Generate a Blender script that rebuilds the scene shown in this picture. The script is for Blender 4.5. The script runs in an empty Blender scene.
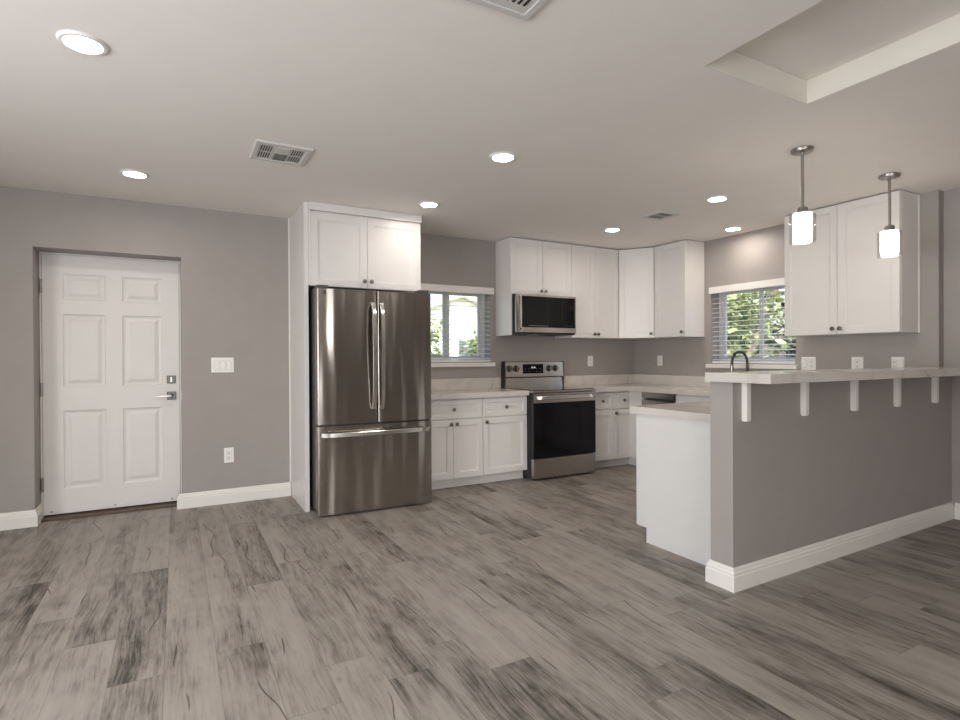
import bpy, bmesh, math, random
from mathutils import Vector, Matrix

random.seed(7)
S = bpy.context.scene
COL = S.collection
PI = math.pi

# ------------------------------------------------------------------ camera
YAW, PITCH, ROLL, FPX, EYE = math.radians(28.8528), math.radians(-0.2765), math.radians(-0.2689), 551.08, 1.2
_f = Vector((math.sin(YAW) * math.cos(PITCH), math.cos(YAW) * math.cos(PITCH), math.sin(PITCH)))
_r = Vector((math.cos(YAW), -math.sin(YAW), 0))
_u = _r.cross(_f)
_r2 = math.cos(ROLL) * _r + math.sin(ROLL) * _u
_u2 = -math.sin(ROLL) * _r + math.cos(ROLL) * _u
cam_data = bpy.data.cameras.new('camera')
cam = bpy.data.objects.new('camera', cam_data)
COL.objects.link(cam)
cam_data.sensor_width = 36
cam_data.sensor_fit = 'HORIZONTAL'
cam_data.lens = FPX / 960 * 36
cam_data.clip_start = 0.05
cam.matrix_world = Matrix(((_r2.x, _u2.x, -_f.x, 0), (_r2.y, _u2.y, -_f.y, 0), (_r2.z, _u2.z, -_f.z, EYE), (0, 0, 0, 1)))
S.camera = cam

# ------------------------------------------------------------------ world, sun, exposure
CAN_POWER, CAN_COLOR = 70.0, (1.0, 0.92, 0.84)
PENDANT_POWER, PENDANT_COLOR = 9.0, (1.0, 0.92, 0.82)
SKY_STRENGTH, SUN_STRENGTH = 0.34, 2.6
S.view_settings.view_transform = 'Standard'
S.view_settings.look = 'None'
S.view_settings.gamma = 1.0
S.view_settings.use_curve_mapping = False
S.view_settings.exposure = 0.86
S.cycles.use_denoising = True
S.cycles.max_bounces = 10
S.cycles.diffuse_bounces = 6
S.cycles.glossy_bounces = 5
S.cycles.transparent_max_bounces = 16
S.cycles.sample_clamp_indirect = 8
S.cycles.caustics_reflective = False
S.cycles.caustics_refractive = False

world = bpy.data.worlds.new('sky')
S.world = world
world.use_nodes = True
wn = world.node_tree
wn.nodes.clear()
_sky = wn.nodes.new('ShaderNodeTexSky')
_sky.sky_type = 'NISHITA'
_sky.sun_disc = False
_sky.sun_elevation = math.radians(52)
_sky.sun_rotation = math.radians(200)
_sky.air_density = 1.0
_sky.dust_density = 4.0
_sky.ozone_density = 0.6
_bg = wn.nodes.new('ShaderNodeBackground')
_bg.inputs['Strength'].default_value = SKY_STRENGTH
_wo = wn.nodes.new('ShaderNodeOutputWorld')
wn.links.new(_sky.outputs[0], _bg.inputs[0])
wn.links.new(_bg.outputs[0], _wo.inputs[0])

sun_data = bpy.data.lights.new('sun', 'SUN')
sun_data.energy = SUN_STRENGTH
sun_data.angle = math.radians(1.0)
sun_data.color = (1.0, 0.95, 0.87)
sun = bpy.data.objects.new('sun', sun_data)
COL.objects.link(sun)
sun.rotation_euler = Vector((0.30, 0.62, -0.95)).to_track_quat('-Z', 'Y').to_euler()

# added fill area lights, set in the openings behind and left of the viewer
def fill_light(name, loc, aim, w, h, power, spread, col=(0.93, 0.96, 1.0)):
    d = bpy.data.lights.new(name, 'AREA')
    d.shape = 'RECTANGLE'
    d.size, d.size_y, d.energy, d.color = w, h, power, col
    d.spread = math.radians(spread)
    o = bpy.data.objects.new(name, d)
    COL.objects.link(o)
    o.location = loc
    o.rotation_euler = Vector(aim).to_track_quat('-Z', 'Y').to_euler()
fill_light('fill_rear', (-0.5, -3.50, 1.2), (0.12, 0.85, 0.75), 2.7, 2.0, 62, 150)
fill_light('fill_side', (-2.62, 1.3, 1.3), (1, 0.10, 0.10), 2.3, 1.6, 46, 140)

# ------------------------------------------------------------------ material helpers
def new_mat(name):
    m = bpy.data.materials.new(name)
    m.use_nodes = True
    nt = m.node_tree
    return m, nt, nt.nodes['Principled BSDF']

def N(nt, kind, **kw):
    n = nt.nodes.new(kind)
    for k, v in kw.items():
        setattr(n, k, v)
    return n

def L(nt, a, b):
    nt.links.new(a, b)

def noise(nt, vec, scale, detail=3, rough=0.5, mapping=None):
    if mapping:
        mp = N(nt, 'ShaderNodeMapping')
        mp.inputs['Scale'].default_value = mapping
        L(nt, vec, mp.inputs[0])
        vec = mp.outputs[0]
    n = N(nt, 'ShaderNodeTexNoise')
    n.inputs['Scale'].default_value = scale
    n.inputs['Detail'].default_value = detail
    n.inputs['Roughness'].default_value = rough
    L(nt, vec, n.inputs['Vector'])
    return n.outputs['Fac']

def math_n(nt, op, a, b=None, c=None, clamp=False):
    n = N(nt, 'ShaderNodeMath', operation=op)
    n.use_clamp = clamp
    for i, v in enumerate((a, b, c)):
        if v is None:
            continue
        if isinstance(v, (int, float)):
            n.inputs[i].default_value = v
        else:
            L(nt, v, n.inputs[i])
    return n.outputs[0]

def ramp(nt, fac, stops):
    n = N(nt, 'ShaderNodeValToRGB')
    el = n.color_ramp.elements
    el[0].position, el[0].color = stops[0][0], (*stops[0][1], 1)
    el[1].position, el[1].color = stops[-1][0], (*stops[-1][1], 1)
    for p, c in stops[1:-1]:
        e = el.new(p)
        e.color = (*c, 1)
    L(nt, fac, n.inputs[0])
    return n.outputs[0]

def mixc(nt, fac, a, b, mode='MIX'):
    n = N(nt, 'ShaderNodeMix', data_type='RGBA', blend_type=mode)
    for sock, v in ((n.inputs['Factor'], fac), (n.inputs[6], a), (n.inputs[7], b)):
        if isinstance(v, (int, float)):
            sock.default_value = v
        elif isinstance(v, tuple):
            sock.default_value = (*v, 1)
        else:
            L(nt, v, sock)
    return n.outputs[2]

def bump(nt, bsdf, height, strength, dist):
    b = N(nt, 'ShaderNodeBump')
    b.inputs['Strength'].default_value = strength
    b.inputs['Distance'].default_value = dist
    L(nt, height, b.inputs['Height'])
    L(nt, b.outputs[0], bsdf.inputs['Normal'])

def simple(name, col, rough=0.5, metal=0.0, var=0.03, scale=6, bumpy=0.0, bscale=200, coat=0.0, spec=None):
    m, nt, p = new_mat(name)
    tc = N(nt, 'ShaderNodeTexCoord').outputs['Object']
    f = noise(nt, tc, scale, 3)
    lo = tuple(max(0, c * (1 - var)) for c in col)
    hi = tuple(min(1, c * (1 + var)) for c in col)
    L(nt, ramp(nt, f, [(0.3, lo), (0.7, hi)]), p.inputs['Base Color'])
    p.inputs['Roughness'].default_value = rough
    p.inputs['Metallic'].default_value = metal
    p.inputs['Coat Weight'].default_value = coat
    if spec is not None:
        p.inputs['Specular IOR Level'].default_value = spec
    if bumpy:
        bump(nt, p, noise(nt, tc, bscale, 2), bumpy, 0.002)
    return m

def emissive(name, col, strength):
    m, nt, p = new_mat(name)
    p.inputs['Base Color'].default_value = (0.8, 0.8, 0.8, 1)
    p.inputs['Emission Color'].default_value = (*col, 1)
    p.inputs['Emission Strength'].default_value = strength
    return m

def stainless(name, col, rough, aniso, axis, wavy=0.0):
    m, nt, p = new_mat(name)
    tc = N(nt, 'ShaderNodeTexCoord').outputs['Object']
    f = noise(nt, tc, 3, 3, 0.5, (1, 1, 60))
    L(nt, ramp(nt, f, [(0.3, tuple(c * 0.95 for c in col)), (0.7, tuple(c * 1.05 for c in col))]), p.inputs['Base Color'])
    p.inputs['Metallic'].default_value = 1
    p.inputs['Roughness'].default_value = rough
    p.inputs['Anisotropic'].default_value = aniso
    t = N(nt, 'ShaderNodeTangent', direction_type='RADIAL', axis=axis)
    L(nt, t.outputs[0], p.inputs['Tangent'])
    if wavy:
        off = N(nt, 'ShaderNodeMapping')
        off.inputs['Location'].default_value = (3.4, 0.7, 1.3)
        L(nt, tc, off.inputs[0])
        bump(nt, p, noise(nt, off.outputs[0], 1.0, 1, 0.4, (7.0, 2.0, 0.7)), wavy, 0.05)
    return m

def glass(name, tint=(1, 1, 1), refl=0.08):
    m = bpy.data.materials.new(name)
    m.use_nodes = True
    nt = m.node_tree
    nt.nodes.clear()
    o = N(nt, 'ShaderNodeOutputMaterial')
    tr = N(nt, 'ShaderNodeBsdfTransparent')
    tr.inputs[0].default_value = (*tint, 1)
    gl = N(nt, 'ShaderNodeBsdfGlossy')
    gl.inputs['Roughness'].default_value = 0.02
    fr = N(nt, 'ShaderNodeLayerWeight')
    fr.inputs[0].default_value = 0.25
    mx = N(nt, 'ShaderNodeMixShader')
    fac = math_n(nt, 'MULTIPLY_ADD', fr.outputs['Facing'], 0.35, refl, True)
    L(nt, fac, mx.inputs[0])
    L(nt, tr.outputs[0], mx.inputs[1])
    L(nt, gl.outputs[0], mx.inputs[2])
    L(nt, mx.outputs[0], o.inputs[0])
    return m

def make_floor_mat():
    m, nt, p = new_mat('grey_plank_floor')
    tc = N(nt, 'ShaderNodeTexCoord').outputs['Object']
    sp = N(nt, 'ShaderNodeSeparateXYZ')
    L(nt, tc, sp.inputs[0])
    PW, PL = 0.183, 1.22
    u = math_n(nt, 'DIVIDE', math_n(nt, 'ADD', sp.outputs[0], 10 - 0.07 + PW * 0.0), PW)
    i = math_n(nt, 'FLOOR', u)
    fu = math_n(nt, 'FRACT', u)
    w1 = N(nt, 'ShaderNodeTexWhiteNoise', noise_dimensions='1D')
    L(nt, i, w1.inputs['W'])
    v = math_n(nt, 'ADD', math_n(nt, 'DIVIDE', sp.outputs[1], PL), math_n(nt, 'MULTIPLY', w1.outputs['Value'], 7.3))
    j = math_n(nt, 'FLOOR', v)
    fv = math_n(nt, 'FRACT', v)
    cb = N(nt, 'ShaderNodeCombineXYZ')
    L(nt, i, cb.inputs[0])
    L(nt, j, cb.inputs[1])
    w2 = N(nt, 'ShaderNodeTexWhiteNoise', noise_dimensions='2D')
    L(nt, cb.outputs[0], w2.inputs['Vector'])
    tone = w2.outputs['Value']
    # plank-local coordinates, shifted per plank
    sh = N(nt, 'ShaderNodeVectorMath', operation='MULTIPLY')
    L(nt, w2.outputs['Color'], sh.inputs[0])
    sh.inputs[1].default_value = (30, 50, 20)
    ad = N(nt, 'ShaderNodeVectorMath', operation='ADD')
    L(nt, tc, ad.inputs[0])
    L(nt, sh.outputs[0], ad.inputs[1])
    pc = ad.outputs[0]
    # gentle warp so the grain wanders
    wz = N(nt, 'ShaderNodeTexNoise')
    wz.inputs['Scale'].default_value = 2.2
    wz.inputs['Detail'].default_value = 2
    L(nt, pc, wz.inputs['Vector'])
    wv = N(nt, 'ShaderNodeVectorMath', operation='SCALE')
    L(nt, wz.outputs['Color'], wv.inputs[0])
    wv.inputs['Scale'].default_value = 0.055
    wa = N(nt, 'ShaderNodeVectorMath', operation='ADD')
    L(nt, pc, wa.inputs[0])
    L(nt, wv.outputs[0], wa.inputs[1])
    pw = wa.outputs[0]
    broad = noise(nt, pw, 1.0, 3, 0.55, (8, 1.0, 1))
    med = noise(nt, pw, 1.0, 4, 0.6, (34, 1.8, 1))
    fine = noise(nt, pw, 1.0, 5, 0.7, (120, 5.0, 1))
    blot = noise(nt, pc, 1.0, 4, 0.65, (13, 5.5, 1))
    base = math_n(nt, 'MULTIPLY', broad, 0.85)
    for src, wgt in ((tone, 0.26), (med, 0.34), (fine, 0.95), (blot, 0.60)):
        base = math_n(nt, 'MULTIPLY_ADD', src, wgt, base)
    col = ramp(nt, math_n(nt, 'DIVIDE', base, 3.00), [(0.385, (0.048, 0.039, 0.031)), (0.455, (0.195, 0.170, 0.144)), (0.52, (0.300, 0.266, 0.230)), (0.63, (0.370, 0.333, 0.292))])
    # long dark cracks running slightly across the grain
    sp2 = N(nt, 'ShaderNodeSeparateXYZ')
    L(nt, pc, sp2.inputs[0])
    wob = noise(nt, pc, 1.0, 1.5, 0.45, (1.6, 1.7, 1))
    ck = math_n(nt, 'ADD', math_n(nt, 'MULTIPLY', sp2.outputs[0], 6.3), math_n(nt, 'MULTIPLY_ADD', wob, 1.5, math_n(nt, 'MULTIPLY', sp2.outputs[1], 0.22)))
    ridge = math_n(nt, 'ABSOLUTE', math_n(nt, 'SUBTRACT', math_n(nt, 'FRACT', ck), 0.5))
    line = math_n(nt, 'SUBTRACT', 1.0, math_n(nt, 'DIVIDE', ridge, 0.030), None, True)
    gate = math_n(nt, 'MULTIPLY', math_n(nt, 'SUBTRACT', noise(nt, pc, 1.0, 2, 0.5, (5, 2.3, 1)), 0.520), 16.0, None, True)
    crack = math_n(nt, 'MULTIPLY', line, gate)
    col = mixc(nt, math_n(nt, 'MULTIPLY', crack, 0.95), col, (0.028, 0.022, 0.018))
    # knots / dark smudges
    kn = noise(nt, pw, 1.0, 3, 0.6, (16, 6.0, 1))
    knot = math_n(nt, 'MULTIPLY', math_n(nt, 'SUBTRACT', kn, 0.66), 7.0, None, True)
    col = mixc(nt, math_n(nt, 'MULTIPLY', knot, 0.5), col, (0.06, 0.048, 0.04))
    # seams
    eu = math_n(nt, 'MINIMUM', fu, math_n(nt, 'SUBTRACT', 1.0, fu))
    ev = math_n(nt, 'MINIMUM', fv, math_n(nt, 'SUBTRACT', 1.0, fv))
    su = math_n(nt, 'SUBTRACT', 1.0, math_n(nt, 'DIVIDE', eu, 0.011), None, True)
    sv = math_n(nt, 'SUBTRACT', 1.0, math_n(nt, 'DIVIDE', ev, 0.0018), None, True)
    seam = math_n(nt, 'MAXIMUM', su, sv)
    col = mixc(nt, math_n(nt, 'MULTIPLY', seam, 0.5), col, (0.06, 0.05, 0.043))
    L(nt, col, p.inputs['Base Color'])
    p.inputs['Roughness'].default_value = 0.42
    L(nt, math_n(nt, 'MULTIPLY_ADD', fine, 0.2, 0.36), p.inputs['Roughness'])
    h = math_n(nt, 'SUBTRACT', math_n(nt, 'MULTIPLY', fine, 0.25), math_n(nt, 'MAXIMUM', seam, crack))
    bump(nt, p, h, 0.25, 0.001)
    return m

def make_quartz():
    m, nt, p = new_mat('white_veined_quartz')
    tc = N(nt, 'ShaderNodeTexCoord').outputs['Object']
    wz = N(nt, 'ShaderNodeTexNoise')
    wz.inputs['Scale'].default_value = 3
    wz.inputs['Detail'].default_value = 4
    L(nt, tc, wz.inputs['Vector'])
    wv = N(nt, 'ShaderNodeVectorMath', operation='SCALE')
    L(nt, wz.outputs['Color'], wv.inputs[0])
    wv.inputs['Scale'].default_value = 0.35
    wa = N(nt, 'ShaderNodeVectorMath', operation='ADD')
    L(nt, tc, wa.inputs[0])
    L(nt, wv.outputs[0], wa.inputs[1])
    v = noise(nt, wa.outputs[0], 1.0, 2, 0.5, (2.6, 1.6, 2.2))
    ridge = math_n(nt, 'ABSOLUTE', math_n(nt, 'SUBTRACT', v, 0.5))
    line = math_n(nt, 'SUBTRACT', 1.0, math_n(nt, 'DIVIDE', ridge, 0.012), None, True)
    gate = math_n(nt, 'MULTIPLY', math_n(nt, 'SUBTRACT', noise(nt, tc, 2.4, 2), 0.50), 9.0, None, True)
    soft = math_n(nt, 'MULTIPLY', math_n(nt, 'SUBTRACT', 1.0, math_n(nt, 'DIVIDE', ridge, 0.05), None, True), 0.16)
    f = math_n(nt, 'MAXIMUM', math_n(nt, 'MULTIPLY', math_n(nt, 'MULTIPLY', line, gate), 0.85), soft)
    cloud = ramp(nt, noise(nt, tc, 3, 3, 0.5), [(0.3, (0.585, 0.545, 0.50)), (0.7, (0.63, 0.59, 0.545))])
    L(nt, mixc(nt, f, cloud, (0.20, 0.18, 0.165)), p.inputs['Base Color'])
    p.inputs['Roughness'].default_value = 0.16
    return m

M = {}
M['wall'] = simple('grey_wall_paint', (0.340, 0.308, 0.287), 0.6, var=0.02, bumpy=0.12, bscale=260)
M['ceiling'] = simple('ceiling_paint', (0.84, 0.80, 0.755), 0.75, var=0.01, bumpy=0.12, bscale=220)
M['trim'] = simple('trim_paint', (0.78, 0.75, 0.70), 0.35, var=0.01)
M['door'] = simple('door_paint', (0.735, 0.705, 0.68), 0.4, var=0.01, bumpy=0.04, bscale=400)
M['cab'] = simple('white_cabinet_lacquer', (0.73, 0.70, 0.675), 0.33, var=0.008)
M['panelwhite'] = simple('white_end_panel', (0.68, 0.665, 0.645), 0.38, var=0.008)
M['plate'] = simple('white_plastic', (0.84, 0.82, 0.79), 0.35, var=0.005)
M['slot'] = simple('dark_slot', (0.03, 0.03, 0.03), 0.6)
M['vent'] = simple('vent_enamel', (0.60, 0.585, 0.56), 0.45, var=0.005)
M['vinyl'] = simple('white_vinyl', (0.66, 0.66, 0.65), 0.4, var=0.005)
M['blind'] = simple('white_blind', (0.78, 0.78, 0.77), 0.45, var=0.01)
M['valance'] = simple('white_valance', (0.82, 0.79, 0.76), 0.4, var=0.01)
M['steel'] = stainless('brushed_stainless', (0.39, 0.358, 0.327), 0.20, 0.85, 'X', 0.45)
M['steel2'] = stainless('brushed_stainless_range', (0.50, 0.465, 0.43), 0.26, 0.6, 'X')
M['handle'] = simple('satin_steel', (0.66, 0.63, 0.60), 0.22, 1.0, 0.03)
M['nickel'] = simple('brushed_nickel', (0.36, 0.335, 0.31), 0.3, 1.0, 0.04)
M['darkmetal'] = simple('dark_metal', (0.10, 0.095, 0.09), 0.35, 1.0, 0.05)
M['knob'] = simple('knob_metal', (0.20, 0.18, 0.16), 0.28, 1.0, 0.05)
M['black'] = simple('black_enamel', (0.012, 0.012, 0.012), 0.4)
M['fridgeside'] = simple('dark_grey_fridge_side', (0.09, 0.085, 0.08), 0.4, 0.3)
M['blackglass'] = simple('black_glass', (0.006, 0.006, 0.007), 0.06, spec=0.22)
M['cooktop'] = simple('cooktop_glass', (0.02, 0.02, 0.02), 0.08)
M['gap'] = simple('painted_gap_shade', (0.42, 0.41, 0.40), 0.6)
M['mark'] = simple('printed_grey_marks', (0.18, 0.18, 0.18), 0.5)
M['display'] = emissive('clock_display', (0.7, 0.85, 1.0), 0.3)
M['quartz'] = make_quartz()
M['floor'] = make_floor_mat()
M['glass'] = glass('window_glass')
M['lampglass'] = glass('clear_lamp_glass', (0.98, 0.98, 0.98), 0.08)
M['canlens'] = emissive('can_lens', CAN_COLOR, CAN_POWER)
M['pendlens'] = emissive('frosted_shade', PENDANT_COLOR, PENDANT_POWER)
M['ventgrey'] = simple('grey_vent_damper', (0.16, 0.165, 0.17), 0.5)
M['threshold'] = simple('bronze_threshold', (0.10, 0.065, 0.04), 0.5, 0.2)
M['hatchpanel'] = simple('hatch_panel_paint', (0.80, 0.765, 0.72), 0.75, var=0.02)
M['cream'] = simple('cream_paint', (0.72, 0.675, 0.60), 0.6, var=0.02)
M['bark'] = simple('bark', (0.30, 0.25, 0.20), 0.9, var=0.3, scale=14)
M['ground'] = simple('dry_lawn', (0.22, 0.25, 0.12), 0.9, var=0.35, scale=9)
M['siding'] = simple('pale_siding', (0.85, 0.86, 0.87), 0.7, var=0.04)
M['roofing'] = simple('grey_shingles', (0.62, 0.63, 0.65), 0.85, var=0.15, scale=20)
M['fence'] = simple('weathered_fence', (0.30, 0.27, 0.25), 0.85, var=0.2, scale=12)
M['paneglass'] = simple('dark_far_pane', (0.12, 0.14, 0.16), 0.1)
def leaf_mat(name, a, b):
    m, nt, p = new_mat(name)
    tc = N(nt, 'ShaderNodeTexCoord').outputs['Object']
    L(nt, ramp(nt, noise(nt, tc, 9, 2), [(0.35, a), (0.65, b)]), p.inputs['Base Color'])
    p.inputs['Roughness'].default_value = 0.5
    p.inputs['Transmission Weight'].default_value = 0.0
    return m
M['leaf'] = leaf_mat('yellow_green_leaves', (0.10, 0.17, 0.04), (0.40, 0.46, 0.19))
M['leafdark'] = leaf_mat('deep_green_leaves', (0.012, 0.03, 0.01), (0.07, 0.11, 0.04))

# ------------------------------------------------------------------ object helpers
def tag(o, label=None, cat=None, group=None, kind=None):
    if label: o['label'] = label
    if cat: o['category'] = cat
    if group: o['group'] = group
    if kind: o['kind'] = kind
    return o

def thing(name, label, cat, loc=(0, 0, 0), group=None, kind=None):
    o = bpy.data.objects.new(name, None)
    o.empty_display_size = 0.05
    COL.objects.link(o)
    o.location = loc
    return tag(o, label, cat, group, kind)

def root_loc(o):
    v = Vector((0, 0, 0))
    while o is not None:
        v += Vector(o.location)
        o = o.parent
    return v

def obj(name, bm, mat, parent=None, loc=None, bevel=0.0, seg=1, angle=35, label=None):
    """links the bmesh (world coordinates) as one mesh object; origin = the parent's or loc"""
    if bevel:
        es = [e for e in bm.edges if len(e.link_faces) == 2 and e.calc_face_angle(0) > math.radians(30)]
        bmesh.ops.bevel(bm, geom=es, offset=bevel, segments=seg, affect='EDGES', clamp_overlap=True, profile=0.5)
    org = root_loc(parent) if parent else Vector(loc or (0, 0, 0))
    bmesh.ops.translate(bm, verts=bm.verts, vec=-org)
    bmesh.ops.recalc_face_normals(bm, faces=bm.faces)
    for f in bm.faces:
        f.smooth = True
    for e in bm.edges:
        if len(e.link_faces) != 2 or e.calc_face_angle(0) > math.radians(angle):
            e.smooth = False
    me = bpy.data.meshes.new(name)
    bm.to_mesh(me)
    bm.free()
    me.materials.append(M[mat] if isinstance(mat, str) else mat)
    o = bpy.data.objects.new(name, me)
    COL.objects.link(o)
    if parent:
        o.parent = parent
    else:
        o.location = org
    if label:
        o['label'] = label
    return o

class Fr:
    """a local frame: O + u*U + v*V + w*W"""
    def __init__(s, O, U=(1, 0, 0), V=(0, 0, 1), W=(0, -1, 0)):
        s.O, s.U, s.V, s.W = map(Vector, (O, U, V, W))
    def p(s, u, v, w):
        return s.O + s.U * u + s.V * v + s.W * w

def B():
    return bmesh.new()

def box(bm, x0, x1, y0, y1, z0, z1, fr=None):
    c = [(x, y, z) for x in (x0, x1) for y in (y0, y1) for z in (z0, z1)]
    vs = [bm.verts.new(fr.p(*q) if fr else q) for q in c]
    for q in ((0, 1, 3, 2), (4, 6, 7, 5), (0, 4, 5, 1), (2, 3, 7, 6), (0, 2, 6, 4), (1, 5, 7, 3)):
        bm.faces.new([vs[k] for k in q])
    return bm

def prism(bm, poly, z0, z1, fr=None):
    P = (lambda u, v, w: fr.p(u, v, w)) if fr else (lambda u, v, w: Vector((u, v, w)))
    a = [bm.verts.new(P(x, y, z0)) for x, y in poly]
    b = [bm.verts.new(P(x, y, z1)) for x, y in poly]
    n = len(poly)
    bm.faces.new(a[::-1])
    bm.faces.new(b)
    for i in range(n):
        bm.faces.new((a[i], a[(i + 1) % n], b[(i + 1) % n], b[i]))
    return bm

def nested(bm, fr, u0, u1, v0, v1, steps, cap=True, back=False):
    """concentric rectangles; steps = (inset, depth w)"""
    prev = first = None
    for ins, w in steps:
        q = [bm.verts.new(fr.p(*c, w)) for c in ((u0 + ins, v0 + ins), (u1 - ins, v0 + ins), (u1 - ins, v1 - ins), (u0 + ins, v1 - ins))]
        if prev:
            for k in range(4):
                bm.faces.new((prev[k], prev[(k + 1) % 4], q[(k + 1) % 4], q[k]))
        else:
            first = q
        prev = q
    if cap:
        bm.faces.new(prev)
    if back:
        bm.faces.new(first[::-1])
    return bm

def lathe(bm, fr, prof, n=20):
    """revolve (radius, w) round the frame's W axis"""
    rings = []
    for r, w in prof:
        if r < 1e-6:
            rings.append([bm.verts.new(fr.p(0, 0, w))])
        else:
            rings.append([bm.verts.new(fr.p(r * math.cos(2 * PI * k / n), r * math.sin(2 * PI * k / n), w)) for k in range(n)])
    for a, b in zip(rings, rings[1:]):
        for k in range(n):
            k2 = (k + 1) % n
            if len(a) == 1 and len(b) == 1:
                continue
            if len(a) == 1:
                bm.faces.new((a[0], b[k2], b[k]))
            elif len(b) == 1:
                bm.faces.new((a[k], a[k2], b[0]))
            else:
                bm.faces.new((a[k], a[k2], b[k2], b[k]))
    return bm

def sweep(bm, pts, rad, n=10, cap=True, squash=None):
    pts = [Vector(p) for p in pts]
    rings = []
    up0 = None
    for i, p in enumerate(pts):
        t = (pts[min(i + 1, len(pts) - 1)] - pts[max(i - 1, 0)]).normalized()
        if up0 is None:
            up0 = Vector((0, 0, 1)) if abs(t.z) < 0.9 else Vector((1, 0, 0))
        a = up0 - t * up0.dot(t)
        a.normalize()
        up0 = a
        b = t.cross(a)
        ra, rb = (rad, rad) if squash is None else squash
        rings.append([bm.verts.new(p + a * ra * math.cos(2 * PI * k / n) + b * rb * math.sin(2 * PI * k / n)) for k in range(n)])
    for a, b in zip(rings, rings[1:]):
        for k in range(n):
            bm.faces.new((a[k], a[(k + 1) % n], b[(k + 1) % n], b[k]))
    if cap:
        bm.faces.new(rings[0][::-1])
        bm.faces.new(rings[-1])
    return bm

def strap(bm, pts, side, hw, ht):
    """rectangular strap with rounded corners swept through pts; side = width direction"""
    pts = [Vector(p) for p in pts]
    side = Vector(side)
    rings = []
    for i, p in enumerate(pts):
        t = (pts[min(i + 1, len(pts) - 1)] - pts[max(i - 1, 0)]).normalized()
        nn = t.cross(side).normalized()
        sec = [(-1, -.5), (-.8, -1), (.8, -1), (1, -.5), (1, .5), (.8, 1), (-.8, 1), (-1, .5)]
        rings.append([bm.verts.new(p + side * hw * a + nn * ht * b) for a, b in sec])
    for a, b in zip(rings, rings[1:]):
        for k in range(8):
            bm.faces.new((a[k], a[(k + 1) % 8], b[(k + 1) % 8], b[k]))
    bm.faces.new(rings[0][::-1])
    bm.faces.new(rings[-1])
    return bm

def wall_grid(bm, fr, W, H, T, holes):
    """slab 0..W x 0..H, front at w=0, back at w=-T, with rectangular holes (u0,u1,v0,v1) and their reveals"""
    us = sorted({0, W, *[h[0] for h in holes], *[h[1] for h in holes]})
    vs = sorted({0, H, *[h[2] for h in holes], *[h[3] for h in holes]})
    inside = lambda u, v: any(h[0] < u < h[1] and h[2] < v < h[3] for h in holes)
    def quad(*ps):
        bm.faces.new([bm.verts.new(fr.p(*q)) for q in ps])
    for a, b in zip(us, us[1:]):
        for c, d in zip(vs, vs[1:]):
            if inside((a + b) / 2, (c + d) / 2):
                continue
            quad((a, c, 0), (b, c, 0), (b, d, 0), (a, d, 0))
            quad((a, c, -T), (a, d, -T), (b, d, -T), (b, c, -T))
            for (p, q, mu, mv) in (((a, c), (a, d), a - 1e-3, (c + d) / 2), ((b, d), (b, c), b + 1e-3, (c + d) / 2), ((b, c), (a, c), (a + b) / 2, c - 1e-3), ((a, d), (b, d), (a + b) / 2, d + 1e-3)):
                if inside(mu, mv) or not (0 < mu < W and 0 < mv < H):
                    quad((*p, 0), (*q, 0), (*q, -T), (*p, -T))
    bmesh.ops.remove_doubles(bm, verts=bm.verts, dist=1e-5)
    return bm

def copy_tree(o, parent=None):
    c = o.copy()
    COL.objects.link(c)
    c.parent = parent
    for ch in list(o.children):
        copy_tree(ch, c)
    return c

def struct(name, bm, mat, label=None, cat='room', **kw):
    o = obj(name, bm, mat, **kw)
    return tag(o, label, cat, None, 'structure')

# ------------------------------------------------------------------ the room
YW, XW, XD, HC = 5.02, 4.93, 5.0, 2.42      # back wall, kitchen right wall, dining right wall, ceiling
XL, YR = -2.7, -3.6                         # left wall, rear wall (behind the camera)

floor = struct('floor', box(B(), XL - .15, XD + .2, YR - .15, YW + .4, -0.12, 0), 'floor', 'grey wood plank floor running toward the kitchen', 'floor')

# ceiling with the raised attic hatch
HX0, HX1, HY0, HY1, HZ = 1.95, 2.685, 0.30, 1.58, 2.532
fc = Fr((XL - .15, YW + .4, HC), (1, 0, 0), (0, -1, 0), (0, 0, -1))
CW, CD = XD + .2 - XL + .15, YW + .4 - YR + .15
ceil = struct('ceiling', wall_grid(B(), fc, CW, CD, 0.16, [(HX0 - XL + .15, HX1 - XL + .15, YW + .4 - HY1, YW + .4 - HY0)]), 'ceiling', 'pale painted ceiling with recessed lights', 'ceiling')
hatch = struct('trim_1', B(), 'cream', 'cream lined rectangular hatch recess in the ceiling', 'ceiling hatch')
hb = B()
T = 0.004
box(hb, HX1 - T, HX1, HY0, HY1, HC, HZ)
box(hb, HX0, HX0 + T, HY0, HY1, HC, HZ)
box(hb, HX0 + T, HX1 - T, HY1 - T, HY1, HC, HZ)
box(hb, HX0 + T, HX1 - T, HY0, HY0 + T, HC, HZ)
hb.to_mesh(hatch.data)
hb.free()
obj('hatch_panel', box(B(), HX0, HX1, HY0, HY1, HZ + 0.001, HZ + 0.02), 'hatchpanel', hatch, label='flat painted hatch panel')

# back wall: door opening and window opening
DX0, DX1, DZ = -0.90, 0.036, 2.012
WX0, WX1, WZ0, WZ1 = 1.95, 2.905, 1.15, 1.915
fb = Fr((XL, YW, 0))
wall_back = struct('wall_back', wall_grid(B(), fb, 5.25 - XL, HC, 0.26, [(DX0 - XL, DX1 - XL, 0, DZ), (WX0 - XL, WX1 - XL, WZ0, WZ1)]), 'wall', 'grey painted wall with entry door and window', 'wall')
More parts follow.
